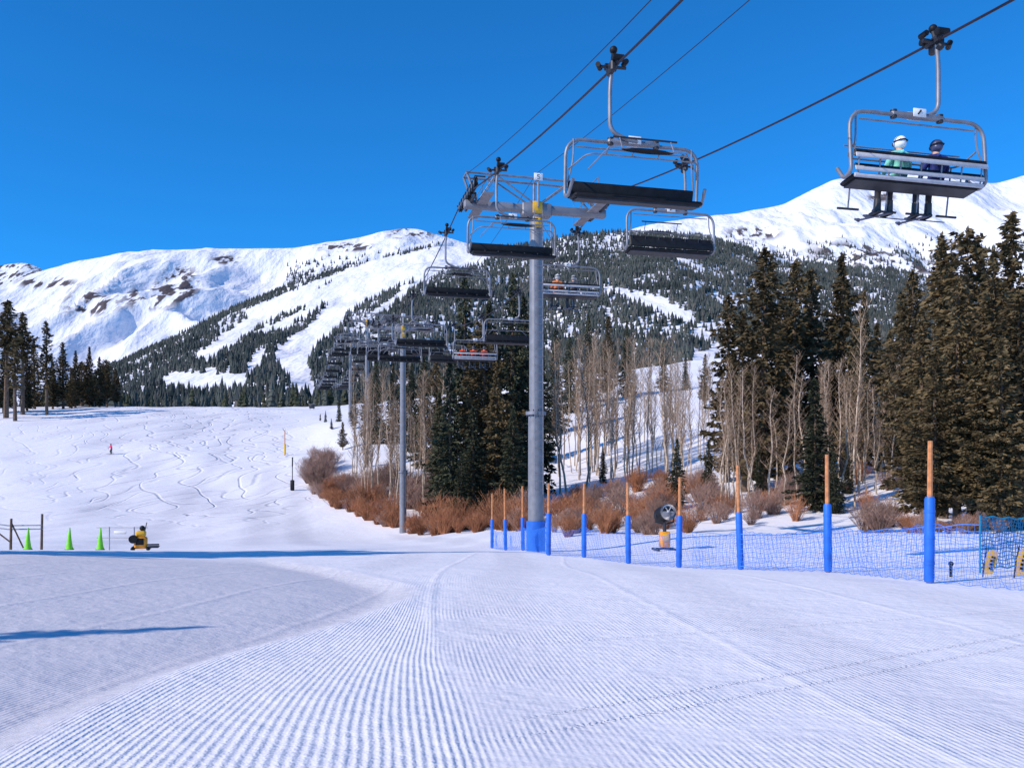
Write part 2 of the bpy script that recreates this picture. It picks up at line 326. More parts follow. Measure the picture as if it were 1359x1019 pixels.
def mass(name,Pp,H,Wd,mats,sides=6,tiers=3,nt_=6):
    Vs=[];Fs=[];Ms=[];o=0; ch=rng.integers(0,nt_,len(H))
    for k in range(nt_):
        V,Fc=tmpl(sides,tiers,k); s=ch==k; p=Pp[s]; h=H[s]; w=Wd[s]; m=len(h)
        if m==0: continue
        an=rng.random(m)*6.28; c,sn=np.cos(an)[:,None],np.sin(an)[:,None]
        vx=(V[None,:,0]*c-V[None,:,1]*sn)*(h*w)[:,None]+p[:,0:1]; vy=(V[None,:,0]*sn+V[None,:,1]*c)*(h*w)[:,None]+p[:,1:2]; vz=V[None,:,2]*h[:,None]+p[:,2:3]
        Vs.append(np.stack([vx,vy,vz],-1).reshape(-1,3)); Fs.append((Fc[None]+(np.arange(m)*len(V))[:,None,None]+o).reshape(-1,3)); o+=m*len(V)
        Ms.append(np.repeat(rng.integers(0,len(mats),m),len(Fc)))
    me=np_mesh(name,np.concatenate(Vs),np.concatenate(Fs),mats,np.concatenate(Ms)); return link(bpy.data.objects.new(name,me))
nT=56000
tp=rng.uniform(60,1500,nT); tq=rng.random(nT)**.72
dq=380+1420*tq; zq=gz((pxs,tt,Dd,Zz),tp,tq); pyq=HY-F*(zq-CZ)/dq
keep=segd(tp,pyq)
dn=np.array([mnoise.noise(Vector((a*.02,b*.045,3.3)))+.5*mnoise.noise(Vector((a*.06,b*.12,7.3))) for a,b in zip(tp,pyq)])
left=(1-ss(420,640,tp))
dens=.90+.75*dn-left*.27*(pyq<450)-.12*(pyq<360)*left; keep&=rng.random(nT)<dens
tp,dq,zq=tp[keep],dq[keep],zq[keep]
M_nf2=mat('distant_needles_b',(0.075,0.082,0.080),0.9,0,0.3,0.02,spec=0.05,col2=(0.13,0.125,0.11))  # paler second needle tone, haze coloured in likewise
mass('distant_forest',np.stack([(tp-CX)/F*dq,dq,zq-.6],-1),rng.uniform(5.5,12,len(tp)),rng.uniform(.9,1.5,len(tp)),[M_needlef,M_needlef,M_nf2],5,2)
def krum(h,Dc,D0,n,pxa,pxb,fn):
    a=rng.uniform(pxa,pxb,n); b=rng.random(n)**.8*.9; d=D0+(Dc-D0)*b; z=gz(h,a,b); py=HY-F*(z-CZ)/d; k=rng.random(n)<fn(a,py); return np.stack([(a-CX)/F*d,d,z-1],-1)[k]
k1=krum(D_,3900,1600,9000,930,1400,lambda a,p: np.clip((p-318-8*np.sin(a*.05))/34,0,1)*.9)
k2=krum(A_,3300,1500,4200,380,620,lambda a,p: np.clip((p-(345-.12*(a-380)))/22,0,1)*.6)
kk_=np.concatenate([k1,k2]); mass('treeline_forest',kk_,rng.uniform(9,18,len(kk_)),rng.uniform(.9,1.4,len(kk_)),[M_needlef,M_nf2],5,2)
bx=rng.uniform(-150,640,800); bd=rng.uniform(285,470,800); k=~((bx>222)&(bx<312)&(bd>330)); bx,bd=bx[k],bd[k]
X0=(bx-CX)/F*bd; zz=ground(X0,bd)
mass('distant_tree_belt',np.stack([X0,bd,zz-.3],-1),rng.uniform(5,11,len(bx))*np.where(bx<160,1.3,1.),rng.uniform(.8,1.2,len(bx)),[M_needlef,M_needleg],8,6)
# ---------------------------------------------------------------- trees
def conifer(seed,H,R,mt,n_br,t0=.08,dens=1.0,droop=.35,leaf=.24,shape=.85,ragged=.3):
    r=np.random.default_rng(seed); mb=MB()
    lean=r.normal(0,.15,2)
    mb.tube([(0,0,-.4),(lean[0]*.3,lean[1]*.3,H*.35),(lean[0]*.7,lean[1]*.7,H*.7),(lean[0],lean[1],H*.97)],[.018*H,.013*H,.008*H,.01],M_bark,7)
    Cs=[];Dr=[];Sz=[]
    lobes=r.uniform(0,6.28,5); 
    for i in range(n_br):
        tz=t0+(1-t0)*((i+r.random())/n_br)**1.05; az=i*2.4+r.normal(0,.5)
        env=(1-(tz-t0)/(1-t0))**shape*R
        if tz<t0+.12: env*=.55+.45*(tz-t0)/.12
        env*=1+.16*math.sin(tz*17+lobes[1])
        Lb=max(.12,env*(1-ragged*r.random()*1.6+.12)*(1+.22*math.sin(az*2+lobes[0]+tz*9)))
        out=np.array([math.cos(az),math.sin(az)]); base=np.array([lean[0]*tz,lean[1]*tz,tz*H])
        rise=(.15+.6*tz-droop)
        steps=max(2,int(Lb/.18)); prev=None
        end=base+np.array([out[0]*Lb,out[1]*Lb,Lb*rise*.7-.12*Lb*Lb*droop])
        if Lb>.5 and i%2==0: mb.tube([base,end],[.022,.006],M_bark,3,False)
        for s in range(steps):
            f=(s+r.random())/steps; f=f**.75
            p=base+(end-base)*f; p[2]-=.05*math.sin(f*3.1)*Lb
            nk=max(1,int(dens*(2.2+2.5*(1-abs(f-.6)))))
            wd=.30*Lb*(1-f*.75)+.06
            for q in range(nk):
                side=np.array([-out[1],out[0]])*r.normal(0,wd*.55)
                Cs.append((p[0]+side[0],p[1]+side[1],p[2]+r.normal(-.04,.09)-.08*abs(side).sum()))
                sg=np.sign(side[0]*-out[1]+side[1]*out[0])
                dv=np.array([out[0]-sg*out[1]*.8,out[1]+sg*out[0]*.8,r.normal(-.25,.35)])+r.normal(0,.25,3)
                Dr.append(dv/np.linalg.norm(dv)); Sz.append(leaf*(.6+.8*r.random()))
    for q in range(26):
        f=r.random(); Cs.append((lean[0]+r.normal(0,.05),lean[1]+r.normal(0,.05),H*(.93+.08*f))); dv=np.array([r.normal(0,.4),r.normal(0,.4),.9]); Dr.append(dv/np.linalg.norm(dv)); Sz.append(leaf*.8)
    Cs=np.array(Cs);Dr=np.array(Dr);Sz=np.array(Sz)[:,None]; m=len(Cs)
    rn=r.normal(0,1,(m,3)); rn[:,2]+=.6; sd=np.cross(Dr,rn); sd/=np.linalg.norm(sd,axis=1)[:,None]+1e-6
    a=Cs-Dr*Sz*.5; b=Cs+sd*Sz*.27; c=Cs+Dr*Sz*.75; d=Cs-sd*Sz*.27
    V=np.stack([a,b,c,d],1).reshape(-1,3); o=len(mb.v)
    tv=np.array(mb.v); tf=mb.f
    me=bpy.data.meshes.new('conifer'); allv=np.concatenate([tv,V]); 
    q=(np.arange(m)[:,None]*4+np.arange(4)+o).tolist()
    me.from_pydata(allv.tolist(),[],[list(f) for f in tf]+q); me.materials.append(M_bark); me.materials.append(mt)
    me.polygons.foreach_set('material_index',[0]*len(tf)+[1]*m); me.update(); return me
olive=[conifer(100+i,16,(2.7,3.1,2.4,3.3,2.9,2.2,3.0)[i],M_needle,(200,190,210,170,200,180,190)[i],t0=(.07,.12,.05,.20,.08,.14,.05)[i],dens=1.2,droop=.22,shape=(.55,.65,.5,.38,.7,.5,.85)[i],ragged=.46,leaf=.34) for i in range(7)]
green=[conifer(200+i,16,2.8+.3*(i%2),M_needleg,220,t0=.03,dens=1.1,droop=.5,shape=.8,ragged=.28,leaf=.33) for i in range(4)]
lodge=[conifer(400+i,16,1.7,M_needle,110,t0=(.4,.28,.55)[i],dens=1.1,droop=.15,shape=.45,ragged=.5,leaf=.38) for i in range(3)]
def put(pool,px,d,top,name,wf=1.0,Hn=16):
    x=(px-CX)/F*d; z=g1(x,d); ztop=CZ+(HY-top)/F*d; H=max(1.5,ztop-z); s=H/Hn
    return inst(random.choice(pool),name,(x,d,z),random.random()*6.28,(s*wf,s*wf,s))
for px,d,tp_,w in[(1342,46,283,.95),(1290,48,308,1.0),(1252,50,313,1.0),(1316,43,335,.9),(1226,46,425,1.1),(1270,44,372,1.0),(1356,41,395,1.2),(1238,42,470,1.2),(1300,41,480,1.2),(1330,40,450,1.2),(1202,66,388,1.0),(1180,80,440,1.1),(1390,44,330,1.1),(1215,58,360,1.0),
   (1012,77,331,1.15),(1050,82,349,1.0),(1078,84,357,1.0),(1120,80,338,1.05),(1146,84,388,.9),(965,88,392,1.0),(988,80,415,1.1),(1100,92,425,1.1),(1035,90,400,1.2),(1165,90,430,1.1),(1135,72,440,.9),(1000,95,440,1.1),(1210,75,480,1.2)]:
    put(olive,px,d,tp_,'pine_tree',w)
for px,d,tp_,w in[(617,96,366,.75),(677,98,364,.8),(643,92,425,.9),(600,89,478,1.0),(660,88,495,1.1),(692,102,395,.9),(584,96,520,1.0),(628,86,540,1.2),(648,100,400,.9),(706,104,440,.9),(612,84,600,1.2),(680,86,540,1.1),
   (735,150,438,.9),(757,170,442,.9),(781,180,418,.8),(806,180,420,.8),(832,185,426,.8),(880,190,450,.8),(720,130,455,.9),(910,190,470,.8),(935,160,470,.9),
   (450,172,530,1.),(432,178,545,1.),(470,165,520,1.),(500,152,478,.9),(522,152,482,.9),(546,142,482,.9),(563,132,462,.9),(580,122,470,.9),(487,160,500,.9),(535,160,470,.9),(440,165,555,1.2),(455,150,560,1.2),(425,190,555,1.2)]:
    put(olive if random.random()<.35 else green,px,d,tp_,'spruce_tree',w)
for px,d,tp_,w in[(1085,58,503,1.4),(1078,62,560,1.3),(940,75,584,1.1),(897,70,582,1.2),(800,108,592,1.),(1008,70,588,1.),(1108,56,600,1.2),(1125,66,590,1.1)]:
    put(green,px,d,tp_,'fir_tree',w*.95)
for px,d,tp_,w in[(8,196,400,1.3),(30,204,416,1.2),(-12,192,430,1.3),(62,206,427,1.0),(20,190,450,1.4),(-30,200,410,1.2),(-60,205,420,1.3),(-100,200,400,1.3)]:
    put(lodge,px,d,tp_,'lodgepole_pine_tree',w)
for px,d,tp_,w in[(46,225,452,1.2),(84,232,455,1.2),(100,236,466,1.2),(118,240,461,1.2),(132,242,474,1.2),(142,246,478,1.2),(153,250,490,1.2),(108,244,480,1.4),(70,230,480,1.3),(95,228,490,1.4),(36,215,470,1.3),(5,210,460,1.4),(125,236,500,1.4)]:
    put(olive,px,d,tp_,'pine_tree',w)
for x,y,H,w in[(-20.5,20.6,17,.7),(-22,18.6,14,1.0),(-24,17,15,1.0),(-22.5,21.8,13,1.0),(-24,14.0,11.5,1.),(-26,22.5,16,1.1),(-25.5,19.5,15.5,1.1),(-28,17,16,1.),(-12.3,5.0,6.9,.6),(-29,14,14,1.)]:
    s=H/16; inst(random.choice(olive),'pine_tree',(x,y,g1(x,y)),random.random()*6,(s*w,s*w,s))
def aspen(seed,H=15,nb=38):
    r=random.Random(seed); mb=MB(); pts=[];x=y=0
    for i in range(9): pts.append((x,y,H*i/8-(.3 if i==0 else 0))); x+=r.gauss(0,.17);y+=r.gauss(0,.17)
    mb.tube(pts,[.095*(1-i/8.6)+.012 for i in range(9)],M_aspen,6)
    for b in range(nb):
        t=.28+.7*b/nb; i=int(t*8); f=t*8-i; p=Vector(pts[i]).lerp(Vector(pts[min(8,i+1)]),f); a=r.random()*6.28; Lb=(1.9*(1-t)**.6+.45)*r.uniform(.6,1.2)
        d=Vector((math.cos(a)*.55,math.sin(a)*.55,.8)); q=[p]; 
        for k in range(3): q.append(q[-1]+d*Lb/3+Vector((r.gauss(0,.06),r.gauss(0,.06),.05)))
        mb.tube(q,[.03*(1.2-t)+.010,.02*(1.2-t)+.008,.015,.007],M_twig,3,False)
        for k in range(8):
            s=q[1+k%3]; a2=r.random()*6.28; e=s+Vector((math.cos(a2)*.3,math.sin(a2)*.3,.38))*r.uniform(.6,1.6); mb.tube([s,e],[.012,.006],M_twig,3,False)
    return mb.mesh('aspen_tree')
asp=[aspen(i) for i in range(7)]
R_=random.Random(5)
def puta(px,d,top):
    x=(px-CX)/F*d; z=g1(x,d); H=max(3,CZ+(HY-top)/F*d-z); s=H/15; w=max(.75,s)*R_.uniform(.75,1.15); inst(R_.choice(asp),'aspen_tree',(x,d,z),R_.random()*6.28,(w,w,s))
for i in range(74): puta(R_.uniform(742,900),R_.uniform(102,132),R_.uniform(437,500)+abs(R_.gauss(0,14)))
for i in range(40): puta(R_.uniform(468,592),R_.uniform(98,130),R_.uniform(482,560))
for i in range(12): puta(R_.uniform(900,950),R_.uniform(90,120),R_.uniform(470,530))
for i in range(36): puta(R_.uniform(955,1195),R_.uniform(62,76),R_.uniform(475,560))
for px,d,t_ in[(1135,58,400),(960,66,505),(975,62,480),(1060,64,470),(1110,60,500)]: puta(px,d,t_)
def shrub(seed,mt,n=130,H=2.6,W=1.5):
    r=random.Random(seed); mb=MB()
    for i in range(n):
        a=r.random()*6.28; sp=r.random()**.7; b=Vector((math.cos(a)*.35*r.random(),math.sin(a)*.35*r.random(),-.1)); h=H*(1-.35*sp)*r.uniform(.55,1.05)
        e=Vector((math.cos(a)*W*sp,math.sin(a)*W*sp,h)); m_=b.lerp(e,.5)+Vector((r.gauss(0,.08),r.gauss(0,.08),.12*h))
        mb.tube([b,m_,e],[.017,.012,.006],mt,3,False)
        for k in range(5):
            s=m_.lerp(e,r.random()); a2=r.random()*6.28; mb.tube([s,s+Vector((math.cos(a2)*.2,math.sin(a2)*.2,.3))*r.uniform(.6,1.5)],[.009,.004],mt,3,False)
    return mb.mesh('willow_shrub')
shr=[shrub(i,M_shrub) for i in range(3)]+[shrub(10+i,M_shrub2) for i in range(3)]
def puts(px,d,h,k=None):
    x=(px-CX)/F*d; s=h/2.6; inst(shr[k if k is not None else R_.randrange(6)],'willow_shrub',(x,d,g1(x,d)),R_.random()*6.28,(s*R_.uniform(.9,1.3),s*R_.uniform(.9,1.3),s))
ed=[(408,116),(440,104),(480,95),(520,88),(560,82),(620,74),(700,64)]
for i in range(140):
    px=R_.uniform(408,700); e=np.interp(px,[a for a,b in ed],[b for a,b in ed]); back=R_.random()**1.6*32
    puts(px,e+back,R_.uniform(2.0,4.0) if back>5 else R_.uniform(1.1,2.6), R_.choice([0,1,2,0,1,3]) if back<14 and px>430 else R_.choice([3,4,5]))
for i in range(50): puts(R_.uniform(735,965),R_.uniform(60,95),R_.uniform(1.3,2.8),R_.choice([0,1,2,3,4]))
for i in range(34): puts(R_.uniform(735,970),R_.uniform(50,64),R_.uniform(.9,2.0),R_.choice([0,1,2,3,4]))
for i in range(26): puts(R_.uniform(960,1200),R_.uniform(52,75),R_.uniform(1.,2.2))
for px,d in[(1150,44),(1168,43),(1160,46),(1180,47)]: puts(px,d,1.7,3+R_.randrange(3))
for i in range(18): puts(R_.uniform(1200,1359),R_.uniform(36,44),R_.uniform(.5,1.1))
# ---------------------------------------------------------------- chairlift
SL=-.2417; ANG=math.atan2(-SL,1)
KL,KR,KM=7.137,13.28,10.21
T=[(-10,9.4,0,None),(38,14.0,1.3,-1.25),(86,17.2,2.2,None),(130.6,26,1.0,None),(172,29.2,.8,None),(300,37,3.,None),(380,34,1.,None)]
def ropez(d):
    for (d0,z0,_,_),(d1,z1,s,_) in zip(T[:-1],T[1:]):
        if d<=d1: t=(d-d0)/(d1-d0); return z0+(z1-z0)*t-4*s*t*(1-t)
    return T[-1][1]
def ropept(K,d): return Vector((K+SL*d,d,ropez(d)))
for K in(KL,KR):
    mb=MB(); ds=[-10+i*2.0 for i in range(196)]
    mb.tube([ropept(K,d) for d in ds],.028,M_rope,6); mb.obj('haul_rope')
mb=MB(); a=ropept(KM,38)+Vector((0,0,.9)); b0=Vector((KM+SL*-10+0.9,-10,11.5)); 
mb.tube([b0.lerp(a,t/16)-Vector((0,0,4*.8*(t/16)*(1-t/16))) for t in range(17)],.012,M_rope,5)
for (d0,_,_,_),(d1,_,_,_) in zip(T[1:-2],T[2:-1]):
    p=ropept(KM,d0)+Vector((0,0,.9)); q=ropept(KM,d1)+Vector((0,0,.9)); mb.tube([p.lerp(q,t/10)-Vector((0,0,4*2.0*(t/10)*(1-t/10))) for t in range(11)],.012,M_rope,5)
mb.obj('communication_cable')
mb=MB(); a=ropept(KL,37.5)+Vector((-.1,0,.75)); b0=ropept(KL,-10)+Vector((.35,0,.6)); mb.tube([b0.lerp(a,t/16)-Vector((0,0,4*1.25*(t/16)*(1-t/16))) for t in range(17)],.012,M_rope,5); mb.obj('guide_cable')
def tower(d,base,rz):
    x=KM+SL*d; H=rz-base; top=H-.75; mb=MB(); s=1.0
    rl=.34; ru=.27; zf=min(6.0,H*.42)
    mb.tube([(0,0,-.5),(0,0,zf)],[rl,rl*.97],M_pole,24); mb.tube([(0,0,zf),(0,0,top)],[ru*1.08,ru],M_pole,24)
    mb.tube([(0,0,zf-.12),(0,0,zf+.02)],rl+.10,M_galv,24)
    for k in range(12):
        a=k*math.pi/6; mb.tube([(math.cos(a)*(rl+.06),math.sin(a)*(rl+.06),zf-.2),(math.cos(a)*(rl+.06),math.sin(a)*(rl+.06),zf+.1)],.02,M_dark,5)
    for sx in(-.18,.18): mb.tube([(sx,-rl-.16,2.5),(sx,-ru-.18,top)],.018,M_galv,5)
    for k in range(int((top-2.6)/.35)): mb.tube([(-.18,-rl-.15,2.7+k*.35),(.18,-rl-.15,2.7+k*.35)],.012,M_galv,4)
    zb=H-.62; g=2.98
    mb.box((0,0,zb),(2*g+.3,.34,.32),M_pole,bev=.03); mb.box((0,0,zb-.05),(1.3,.5,.55),M_pole,bev=.05)
    mb.box((0,-.27,zb+.02),(.42,.05,.5),M_yellow,bev=.01); mb.box((0,-.32,H-1.25),(.34,.03,.42),M_yellow,bev=.005)
    zt=H+.62
    for yy in(-.35,.35):
        mb.tube([(-g-.1,yy,zt),(g*.55,yy,zt-.05)],.045,M_galv,6)
        mb.tube([(g*.55,yy,zt-.05),(g+.1,yy,zb+.15)],.04,M_galv,6)
        mb.tube([(-g-.1,yy,zt),(-g+.35,yy,zb)],.05,M_galv,6); mb.tube([(g-.3,yy,zb),(g*.55,yy,zt)],.04,M_galv,6)
        mb.tube([(0,yy,zb),(0,yy,zt)],.05,M_galv,6)
        mb.tube([(0,yy*.6,zb+.1),(-g*.62,yy,zt)],.035,M_galv,6); mb.tube([(0,yy*.6,zb+.1),(g*.5,yy,zt)],.035,M_galv,6)
        mb.tube([(-g*.62,yy,zt),(-g+.4,yy,zb+.1)],.03,M_galv,6)
    for xx in(-g-.1,-g*.6,0,g*.55): mb.tube([(xx,-.4,zt),(xx,.4,zt)],.035,M_galv,6)
    mb.box((0,-.4,zt+.03),(.38,.03,.3),M_white,bev=.005); mb.tube([(-.05,-.42,zt+.11),(.05,-.42,zt+.11)],.012,M_black,4); mb.tube([(-.05,-.42,zt+.11),(-.05,-.42,zt+.04),(.05,-.42,zt+.02),(.04,-.42,zt-.05),(-.05,-.42,zt-.06)],.012,M_black,4)
    for sx in(-1,1):
        X0=sx*g
        w=X0+sx*-.55
        mb.box((w,0,zb-.02),(.42,3.6,.05),M_galv)
        for yy in(-1.7,-.6,.6,1.7): mb.tube([(w-sx*.2,yy,zb),(w-sx*.2,yy,zb+1.0)],.02,M_galv,5)
        mb.tube([(w-sx*.2,-1.7,zb+1.0),(w-sx*.2,1.7,zb+1.0)],.02,M_galv,5); mb.tube([(w-sx*.2,-1.7,zb+.5),(w-sx*.2,1.7,zb+.5)],.015,M_galv,5)
        mb.box((X0-sx*.12,0,zb+.10),(.1,2.2,.16),M_dark,bev=.02)
        for yy in(-1.35,-.45,.45,1.35): mb.box((X0-sx*.08,yy,H-.32),(.07,.8,.13),M_dark,bev=.02)
        for k in range(8):
            yy=-1.65+k*.471; pts=[(X0-.06,yy,H-.24),(X0-.03,yy,H-.24),(X0,yy,H-.24),(X0+.03,yy,H-.24),(X0+.06,yy,H-.24)]
            mb.tube(pts,[.22,.22,.185,.22,.22],M_black,18); mb.tube([(X0-.07,yy,H-.24),(X0+.07,yy,H-.24)],.09,M_galv,12)
        mb.tube([(X0-.1,2.0,H-.1),(X0+.35,2.0,H-.1)],.03,M_dark,6); mb.tube([(X0-.1,-2.0,H-.1),(X0+.35,-2.0,H-.1)],.03,M_dark,6)
        mb.tube([(X0,-2.,H-.1),(X0,2.,H-.3)],.03,M_dark,6)
    if d<50: mb.tube([(0,0,-.1),(0,0,1.35)],rl+.07,M_pad,24)
    mb.obj('lift_tower',(x,d,base),ANG)
for d,z,s,b in T[1:-1]: 
    x=KM+SL*d; tower(d,g1(x,d)-.05,z)
def arc(pts,k=6,r=.3):
    out=[Vector(pts[0])]
    for i in range(1,len(pts)-1):
        a,b,c=Vector(pts[i-1]),Vector(pts[i]),Vector(pts[i+1]); d1=(a-b); d2=(c-b); rr=min(r,d1.length*.45,d2.length*.45); p=b+d1.normalized()*rr; q=b+d2.normalized()*rr
        for j in range(k+1): t=j/k; out.append(p*(1-t)**2+b*2*t*(1-t)+q*t*t)
    out.append(Vector(pts[-1])); return out
def chair(occ):
    mb=MB(); c=-.5
    mb.box((0,0,.03),(.12,.55,.13),M_dark,bev=.03); mb.box((.09,.05,-.06),(.13,.38,.24),M_dark,bev=.03)
    for yy in(-.24,.24): mb.tube([(-.13,yy,.1),(.13,yy,.1)],.08,M_black,12)
    mb.tube([(.05,0,.02),(.05,.1,.30)],.05,M_dark,8); mb.ell((.05,.1,.33),(.09,.09,.09),M_black)
    mb.tube([(-.28,.0,.0),(.34,0,-.02)],.035,M_dark,8); mb.tube([(.30,-.1,-.02),(.42,.1,-.02)],.06,M_black,8); mb.tube([(-.26,-.1,.12),(-.26,.1,.12)],.06,M_black,8)
    mb.tube(arc([(.06,0,-.05),(.10,0,-.5),(.10,0,-1.45),(c+.15,0,-1.62),(c-.05,0,-1.64)],6,.35),.047,M_galv,10)
    zt=-1.66; zb=-3.02; hw=1.6
    mb.tube(arc([(c-hw+.03,.32,zb+.32),(c-hw+.0,.05,zb+.02),(c-hw,-.2,zb+.1),(c-hw,-.12,zt),(c+hw,-.12,zt),(c+hw,-.2,zb+.1),(c+hw,.05,zb+.02),(c+hw-.03,.32,zb+.32)],7,.42),.040,M_galv,10)
    mb.tube([(c-hw+.25,-.12,zt-.16),(c+hw-.25,-.12,zt-.16)],.018,M_galv,6)
    mb.box((c,-.10,zt+.02),(1.25,.14,.11),M_galv,bev=.03); mb.box((c,-.19,zt+.06),(.30,.02,.17),M_white,bev=.004); mb.box((c,.0,zt+.06),(.30,.02,.17),M_white,bev=.004)
    mb.tube([(c-.05,-.205,zt+.02),(c+.02,-.205,zt+.11)],.018,M_black,5); mb.tube([(c-.05,.015,zt+.02),(c+.02,.015,zt+.11)],.018,M_black,5)
    for sx in(-.55,.55): mb.tube([(c+sx,-.1,zt-.06),(c+sx,-.1,zt+.10)],.07,M_dark,10)
    for sx in(-1,1):
        X1=c+sx*(hw-.17)
        mb.tube(arc([(X1,-.1,zt),(X1,-.1,zt-.45),(X1+sx*.1,-.2,-2.6)],5,.2),.02,M_galv,6)
    R=Matrix.Rotation(math.radians(-7),3,'X')
    mb.box((c,.08,-3.0),(3.05,.50,.09),M_black,rot=R,bev=.035)
    mb.box((c,.08,-3.065),(2.9,.40,.04),M_dark,rot=R)
    R2=Matrix.Rotation(math.radians(-14),3,'X')
    if occ:
        mb.box((c,-.26,-2.57),(3.12,.06,.17),M_black,rot=R2,bev=.02); mb.box((c,-.30,-2.62),(3.12,.035,.10),M_slat,rot=R2,bev=.01)
        mb.box((c,-.21,-2.82),(3.06,.05,.13),M_black,rot=R2,bev=.02); mb.box((c,-.235,-2.86),(3.06,.03,.10),M_slat,rot=R2,bev=.01)
        mb.box((c,-.2,-2.99),(3.06,.05,.08),M_slat,bev=.01)
    else:
        mb.box((c,-.24,-2.76),(3.05,.07,.38),M_black,rot=R2,bev=.03); mb.box((c,-.285,-2.88),(3.05,.03,.05),M_dark,rot=R2,bev=.008)
    for k in range(7):
        xk=c-1.45+k*2.9/6; mb.tube([(xk,-.26,-2.6),(xk,-.2,-2.98),(xk,.26,-3.05)],.018,M_galv if occ else M_dark,6)
    if occ:
        mb.tube(arc([(c-hw+.17,-.1,-2.25),(c-hw+.25,.35,-2.45),(c+hw-.25,.35,-2.45),(c+hw-.17,-.1,-2.25)],5,.2),.02,M_galv,8)
        mb.tube([(c-hw+.2,.34,-2.2),(c+hw-.2,.34,-2.2)],.015,M_galv,6)
        for sx in(-1.2,-.3,.45,1.2):
            mb.tube([(c+sx,.35,-2.45),(c+sx,.50,-3.45)],.018,M_galv,6); mb.tube([(c+sx-.25,.50,-3.45),(c+sx+.25,.50,-3.45)],.025,M_dark,6)
    else:
        mb.tube(arc([(c-hw+.05,-.1,-2.35),(c-hw+.3,.55,-2.2),(c+hw-.3,.55,-2.2),(c+hw-.05,-.1,-2.35)],5,.2),.018,M_galv,8)
        mb.tube([(c-hw+.3,.55,-2.55),(c-.9,.8,-2.12),(c+.9,.8,-2.12),(c+hw-.3,.55,-2.55)],.015,M_galv,6)
        mb.ell((c,.75,-2.13),(.62,.10,.05),M_black,16,6)
        for sx in(-.9,-.3,.3,.9): mb.tube([(c+sx,.55,-2.2),(c+sx,.8,-2.12)],.014,M_galv,6)
        for sx in(-.6,.6): mb.tube([(c+sx,.8,-2.12),(c+sx,.62,-1.82)],.014,M_galv,6); 
        mb.tube([(c-.75,.62,-1.82),(c+.75,.62,-1.82)],.022,M_dark,6)
    return mb.mesh('chairlift_chair')
CH_E=chair(False); CH_O=chair(True)
for d in [20,31.4,42.2,54.6]+[66+11.6*i for i in range(21)]:
    if d>298: break
    inst(CH_E,'chairlift_chair',ropept(KL,d),ANG+math.pi)
for d in [18.5,30.6,42.2,53.5,64]+[75.5+11.6*i for i in range(20)]:
    if d>298: break
    o=d in(18.5,42.2,64); inst(CH_O if o else CH_E,'chairlift_chair',ropept(KR,d),ANG)
# ---------------------------------------------------------------- people
def person(name,joints,edges,colf,mats,loc,rz,extras=None):
    me=bpy.data.meshes.new('b'); me.from_pydata([j[0] for j in joints],edges,[]); o=bpy.data.objects.new('tmpb',me); link(o)
    sk=o.modifiers.new('s','SKIN'); 
    for i,j in enumerate(joints): me.skin_vertices[0].data[i].radius=(j[1],j[1] if len(j)<3 else j[2]); me.skin_vertices[0].data[i].use_root=(i==0)
    ssf=o.modifiers.new('u','SUBSURF'); ssf.levels=2
    dg=bpy.context.evaluated_depsgraph_get(); m2=bpy.data.meshes.new_from_object(o.evaluated_get(dg)); bpy.data.objects.remove(o)
    m2.materials.clear()
    for m in mats: m2.materials.append(m)
    for p in m2.polygons: p.material_index=colf(p.center); p.use_smooth=True
    b=bpy.data.objects.new('body',m2); link(b)
    e=bpy.data.objects.new(name,None); link(e); e.location=loc; e.rotation_euler=(0,0,rz); b.parent=e
    if extras: extras.name='head_gear_and_skis'; extras.parent=e
    return e
M_boot=mat('ski_boot',(0.03,0.03,0.035),.4); M_pants=mat('black_pants',(0.02,0.02,0.025),.8,bump=.3); M_skin=mat('skin',(0.55,0.33,0.24),.6)
M_ski=mat('ski_top',(0.05,0.06,0.10),.35,var=.3); M_gog=mat('goggle_lens',(0.05,0.03,0.02),.1)
